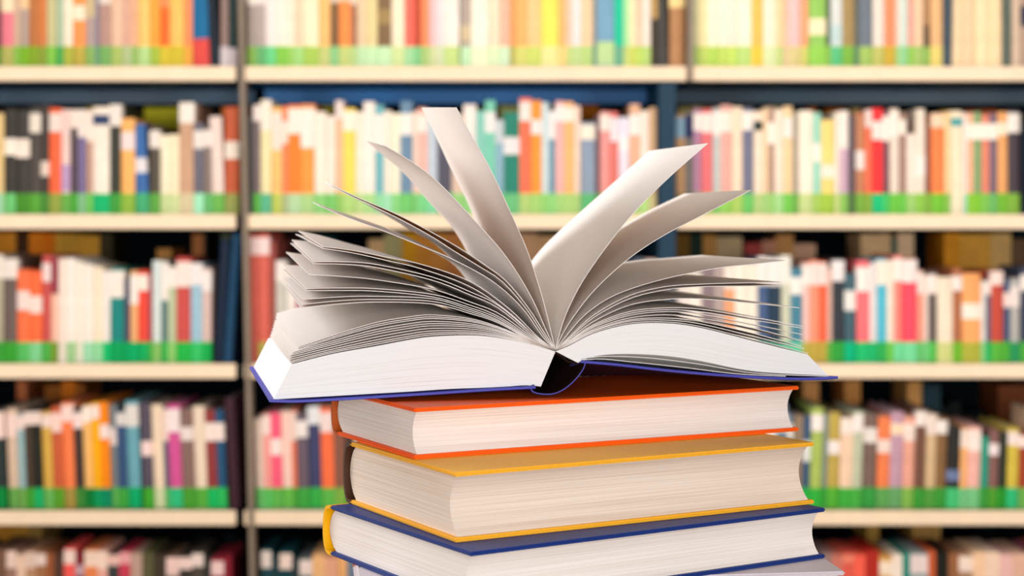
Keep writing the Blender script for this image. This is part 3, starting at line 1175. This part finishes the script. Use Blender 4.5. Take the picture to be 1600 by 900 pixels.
def sheet(near, far, thick=0.00045, name='page'):
    """near/far: lists of 3D points (book frame) from the free edge to the gutter"""
    a = catmull(near, NS); b = catmull(far, NS)
    top, bot = [], []
    for i in range(NS):
        for k in range(NR):
            p = a[i].lerp(b[i], k / (NR - 1))
            top.append(p)
    # normals in the (x, z) plane
    vs, fs = [], []
    for i in range(NS):
        for k in range(NR):
            i0, i1 = max(0, i - 1), min(NS - 1, i + 1)
            t = top[i1 * NR + k] - top[i0 * NR + k]
            nrm = Vector((-t.z, 0, t.x))
            nrm.normalize()
            vs.append(top[i * NR + k] + nrm * thick / 2)
            bot.append(top[i * NR + k] - nrm * thick / 2)
    N = len(vs)
    vs += bot
    for i in range(NS - 1):
        for k in range(NR - 1):
            q = (i * NR + k, i * NR + k + 1, (i + 1) * NR + k + 1, (i + 1) * NR + k)
            fs.append(q); fs.append(tuple(N + j for j in q[::-1]))
    for i in range(NS - 1):
        for k in (0, NR - 1):
            fs.append((i * NR + k, (i + 1) * NR + k, N + (i + 1) * NR + k, N + i * NR + k))
    for k in range(NR - 1):
        for i in (0, NS - 1):
            fs.append((i * NR + k, i * NR + k + 1, N + i * NR + k + 1, N + i * NR + k))
    me = bpy.data.meshes.new(name)
    me.from_pydata([tuple(v) for v in vs], [], fs)
    bm = bmesh.new(); bm.from_mesh(me)
    bmesh.ops.recalc_face_normals(bm, faces=bm.faces)
    for f_ in bm.faces: f_.smooth = True
    for e in bm.edges:
        if len(e.link_faces) == 2 and e.calc_face_angle(0) > 0.6: e.smooth = False
    bm.to_mesh(me); bm.free()
    me.materials.append(M_sheet)
    o = bpy.data.objects.new(name, me)
    COL.objects.link(o); o.parent = ob
    return o


def near3(pts, sp=SPN): return [S(x, y) for x, y in pts] + [S(*sp)]


def far3(pts, sp=SPN):
    e = S(*sp); e.y = LD
    return [S(x, y, LD) for x, y in pts] + [e]


def sheet_tip(near, fartip, thick=0.00045, pw=1.6, sp=SPN):
    """far edge = near edge moved straight back, with the free corner pulled to the seen column and row"""
    n = catmull(near3(near, sp), NS)
    base = n[0].copy(); base.y = LD
    off = (S(fartip[0], fartip[1], LD) - base) if fartip else Vector((0, 0, 0))
    far = []
    for i, p in enumerate(n):
        q = p.copy(); q.y = LD
        far.append(q + off * (1 - i / (NS - 1)) ** pw)
    return sheet(n, far, thick)


# --- left fan, from upright to flat
sheet(near3([(713, 168), (733, 205), (765, 262), (797, 330), (825, 395), (846, 460), (859, 510)]),
      far3([(659, 168), (678, 205), (704, 262), (735, 325), (755, 380), (764, 440), (763, 485)]))
sheet(near3([(602, 228), (644, 253), (686, 286), (741, 344), (790, 400), (828, 460), (853, 515)]),
      far3([(572, 219), (591, 236), (630, 269), (672, 317), (713, 364), (742, 420), (757, 475)]))
sheet(near3([(521, 291), (560, 309), (631, 340), (712, 384), (765, 419), (791, 439), (825, 480), (852, 522)]),
      far3([(507, 284), (545, 303), (611, 336), (655, 362), (685, 384), (715, 415), (745, 460)]))
sheet(near3([(518, 291), (556, 310), (620, 340), (675, 370), (706, 390), (750, 417), (785, 440), (822, 482), (850, 524)]),
      far3([(508, 285), (545, 304), (611, 341), (650, 364), (676, 378), (704, 403), (730, 437), (750, 475)]))
sheet(near3([(500, 322), (540, 339), (600, 361), (662, 386), (705, 404), (769, 439), (815, 480), (848, 526)]),
      far3([(489, 316), (530, 331), (600, 355), (640, 372), (682, 396), (708, 412), (730, 438), (750, 478)]))
LEFT = [
    ([(504, 385), (550, 391), (600, 401), (662, 414), (735, 440), (795, 482), (840, 526)], (466, 361)),
    ([(504, 388), (550, 395), (600, 406), (662, 421), (735, 448), (795, 488), (840, 529)], (462, 366)),
    ([(490, 409), (535, 409), (587, 413), (676, 433), (735, 456), (780, 478), (835, 524)], (456, 375)),
    ([(490, 412), (535, 413), (587, 418), (676, 438), (735, 461), (780, 482), (835, 527)], (454, 380)),
    ([(483, 429), (535, 432), (587, 437), (676, 452), (735, 472), (780, 490), (835, 529)], (447, 394)),
    ([(478, 451), (530, 450), (587, 451), (676, 460), (735, 477), (780, 495), (835, 531)], (440, 414)),
    ([(478, 454), (530, 454), (587, 455), (676, 464), (735, 481), (780, 498), (835, 533)], (441, 421)),
    ([(473, 468), (530, 464), (587, 463), (676, 467), (735, 484), (780, 501), (835, 534)], (440, 434)),
    ([(471, 476), (530, 470), (587, 468), (676, 471), (735, 487), (780, 503), (835, 535)], (439, 437)),
    ([(470, 481), (530, 475), (587, 472), (676, 475), (735, 490), (780, 505), (835, 536)], (440, 441)),
]
for n_, ft in LEFT: sheet_tip(n_, ft)
A = [(466, 542), (520, 524), (587, 504), (640, 495), (676, 492), (735, 498), (780, 511), (830, 532)]
B = [(456, 569), (520, 553), (587, 541), (640, 531), (676, 526), (735, 524), (780, 528), (830, 538)]
for q, dx in ((0, 0), (.09, 0), (.17, 1), (.30, -6), (.40, -7), (.50, -8), (.62, -8), (.74, -7), (.84, -4), (.92, -2)):
    pts = [(a[0] + (b[0] - a[0]) * q + (dx if i == 0 else 0), a[1] + (b[1] - a[1]) * q) for i, (a, b) in enumerate(zip(A, B))]
    ft = (432 + (421 - 432) * q, 490 + (528 - 490) * q)
    sheet_tip(pts, ft)

# --- right fan
sheet(near3([(1106, 224), (1050, 273), (1000, 322), (957, 373), (915, 432), (890, 478), (876, 515)]),
      far3([(1014, 236), (962, 283), (900, 338), (852, 383), (822, 420), (792, 460), (770, 492)]))
sheet(near3([(1173, 297), (1100, 335), (1035, 369), (980, 406), (930, 452), (898, 492), (878, 524)]),
      far3([(1069, 303), (1015, 329), (965, 358), (915, 390), (862, 428), (815, 466), (778, 498)]))
RIGHT = [
    ([(1228, 407), (1175, 413), (1120, 419), (1033, 437), (961, 461), (915, 491), (884, 526)], (1095, 399)),
    ([(1222, 441), (1160, 442), (1094, 444), (1039, 448), (983, 462), (928, 492), (890, 526)], (1060, 428)),
    ([(1223, 446), (1160, 447), (1094, 448), (1039, 453), (983, 467), (928, 496), (890, 528)], (1055, 433)),
    ([(1249, 481), (1178, 474), (1094, 467), (1039, 468), (983, 477), (928, 502), (890, 530)], (1066, 456)),
    ([(1255, 510), (1178, 496), (1094, 483), (1039, 481), (983, 487), (928, 507), (890, 532)], (1080, 476)),
    ([(1255, 513), (1178, 500), (1094, 487), (1039, 484), (983, 490), (928, 509), (890, 533)], (1080, 480)),
    ([(1255, 523), (1178, 507), (1094, 491), (1039, 487), (983, 493), (928, 511), (890, 534)], (1078, 488)),
    ([(1255, 533), (1178, 513), (1094, 497), (1039, 492), (983, 497), (928, 514), (890, 535)], (1078, 494)),
    ([(1252, 541), (1178, 521), (1094, 502), (1039, 497), (983, 500), (928, 516), (890, 536)], (1078, 502)),
    ([(1256, 545), (1178, 526), (1094, 506), (1039, 500), (983, 502), (928, 517), (890, 537)], (1080, 508)),
    ([(1262, 552), (1178, 531), (1094, 510), (1039, 503), (983, 505), (928, 519), (890, 538)], (1084, 514)),
]
for n_, ft in RIGHT: sheet_tip(n_, ft)
# loose leaves between the right half of the pages and the cover
sheet_tip([(1294, 588), (1178, 583), (1094, 569), (1011, 559), (942, 557)], None, sp=(908, 561))
sheet_tip([(1228, 588), (1150, 584), (1067, 574), (983, 565), (940, 561)], None, sp=(908, 562.5))


def block(top, bottom, name, ridges=10, sag=0.0):
    """solid half of closed pages between an upper and a lower rail, each a list of (col, row)"""
    n = 40
    a = catmull([S(x, y) for x, y in top], n); b = catmull([S(x, y) for x, y in bottom], n)
    vs, fs, uv = [], [], []
    m = ridges + 1
    for dd in (0.0, 0.33 * LD, 0.66 * LD, LD):
        for i in range(n):
            for k in range(m):
                q = b[i].copy()
                if sag: q.z *= 1 - sag * dd * min(1.0, max(0.0, (q.x - 0.0142) / 0.010))
                p = a[i].lerp(q, k / ridges); p.y = dd
                vs.append(p)
    def vid(j, i, k): return (j * n + i) * m + k
    fuv = []
    for j, flip in ((0, False), (3, True)):
        for i in range(n - 1):
            for k in range(ridges):
                q = [(vid(j, i, k), (i / n, k / ridges)), (vid(j, i + 1, k), ((i + 1) / n, k / ridges)),
                     (vid(j, i + 1, k + 1), ((i + 1) / n, (k + 1) / ridges)), (vid(j, i, k + 1), (i / n, (k + 1) / ridges))]
                fs.append(tuple(c[0] for c in q)); fuv.append([c[1] for c in q])
    for j in range(3):
        for i in (0, n - 1):
            for k in range(ridges):
                q = [(vid(j, i, k), (j / 3, k / ridges)), (vid(j + 1, i, k), ((j + 1) / 3, k / ridges)),
                     (vid(j + 1, i, k + 1), ((j + 1) / 3, (k + 1) / ridges)), (vid(j, i, k + 1), (j / 3, (k + 1) / ridges))]
                fs.append(tuple(c[0] for c in q)); fuv.append([c[1] for c in q])
        for k in (0, ridges):
            for i in range(n - 1):
                q = [vid(j, i, k), vid(j, i + 1, k), vid(j + 1, i + 1, k), vid(j + 1, i, k)]
                fs.append(tuple(q)); fuv.append([(0.5, 0.001)] * 4)
    me = bpy.data.meshes.new(name)
    me.from_pydata([tuple(v) for v in vs], [], fs)
    ul = me.uv_layers.new(name='UVMap')
    li = 0
    for fu in fuv:
        for c in fu:
            ul.data[li].uv = c; li += 1
    bm = bmesh.new(); bm.from_mesh(me)
    bmesh.ops.recalc_face_normals(bm, faces=bm.faces)
    bm.to_mesh(me); bm.free()
    me.materials.append(M_oblock)
    o = bpy.data.objects.new(name, me)
    COL.objects.link(o); o.parent = ob
    return o


block([(456, 569), (520, 553), (587, 541), (640, 531), (676, 526), (735, 524), (780, 528), (830, 538), (868, 549)],
      [(428, 624), (500, 620), (570, 616), (640, 612), (700, 608), (750, 606), (790, 604), (822, 602), (845, 604)], 'page_block')
block([(1262, 554), (1178, 533), (1094, 512), (1039, 505), (983, 507), (928, 521), (890, 540), (868, 549)],
      [(1294, 587), (1178, 580), (1094, 564), (1039, 556), (983, 553), (940, 555), (915, 561), (903, 567)], 'page_block', sag=7.8)
# lining sheet painted dark for the shade in the hollow between the halves
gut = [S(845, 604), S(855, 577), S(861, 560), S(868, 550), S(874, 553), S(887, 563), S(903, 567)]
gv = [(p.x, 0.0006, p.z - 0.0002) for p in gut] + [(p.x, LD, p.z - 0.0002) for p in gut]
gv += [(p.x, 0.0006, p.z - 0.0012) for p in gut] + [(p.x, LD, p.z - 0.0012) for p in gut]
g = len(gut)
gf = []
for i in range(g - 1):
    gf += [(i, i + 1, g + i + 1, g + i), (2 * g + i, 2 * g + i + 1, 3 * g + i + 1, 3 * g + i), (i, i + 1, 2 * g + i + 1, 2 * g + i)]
link_mesh('gutter_lining', gv, gf, M_lining_shade, ob)['label'] = 'gutter lining with its shade painted in'

# cover: left board, right board, spine strip
def cover_part(name, pts, thick, mat, sag=False, n=30, y0=-0.0035, y1=LD + 0.0035, inner=None):
    c = catmull([S(x, y) for x, y in pts], n)
    vs, fs = [], []
    top, bot = [], []
    for i, p in enumerate(c):
        t = c[min(n - 1, i + 1)] - c[max(0, i - 1)]
        nr = Vector((-t.z, 0, t.x)); nr.normalize()
        top.append(p); bot.append(p - nr * thick)
    e = 0.0006
    ring = []
    for yy, sh in ((y0, 0.3), (y0 + e, 0), (y1 - e, 0), (y1, 0.3)):
        base = len(vs)
        for p, q in zip(top, bot):
            a = p.lerp(q, sh / 1.2 if sh else 0); b = q.lerp(p, sh / 1.2 if sh else 0)
            k = 1.0
            if sag:                                   # the far side of the board rests on the book below
                k = 1 - 7.8 * max(0, yy) * min(1.0, max(0.0, (p.x - 0.006) / 0.010))
            vs.append((a.x, yy, a.z * k)); vs.append((b.x, yy, b.z * k))
        ring.append(base)
    for r in range(3):
        b0, b1 = ring[r], ring[r + 1]
        for i in range(n - 1):
            fs.append((b0 + 2 * i, b0 + 2 * i + 2, b1 + 2 * i + 2, b1 + 2 * i))
            fs.append((b0 + 2 * i + 1, b1 + 2 * i + 1, b1 + 2 * i + 3, b0 + 2 * i + 3))
        for i in (0, n - 1):
            fs.append((b0 + 2 * i, b1 + 2 * i, b1 + 2 * i + 1, b0 + 2 * i + 1))
    for b in (ring[0], ring[3]):
        for i in range(n - 1):
            fs.append((b + 2 * i, b + 2 * i + 1, b + 2 * i + 3, b + 2 * i + 2))
    o = link_mesh(name, vs, fs, mat, ob, smooth=False)
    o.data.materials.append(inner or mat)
    o.data.materials.append(M_outer_shade)
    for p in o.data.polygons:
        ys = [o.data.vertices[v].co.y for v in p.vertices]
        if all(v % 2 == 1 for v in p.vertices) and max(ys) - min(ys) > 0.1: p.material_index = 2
    if inner:
        for p in o.data.polygons:
            if all(v % 2 == 0 for v in p.vertices): p.material_index = 1
    return o


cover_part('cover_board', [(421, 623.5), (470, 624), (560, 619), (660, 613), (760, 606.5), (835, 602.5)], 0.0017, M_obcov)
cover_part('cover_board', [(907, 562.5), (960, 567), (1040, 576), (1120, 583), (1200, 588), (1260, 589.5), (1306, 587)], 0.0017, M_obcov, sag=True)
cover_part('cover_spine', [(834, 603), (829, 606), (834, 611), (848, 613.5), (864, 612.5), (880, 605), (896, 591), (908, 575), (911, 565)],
           0.0011, M_obcov, n=36, inner=M_lining_shade)
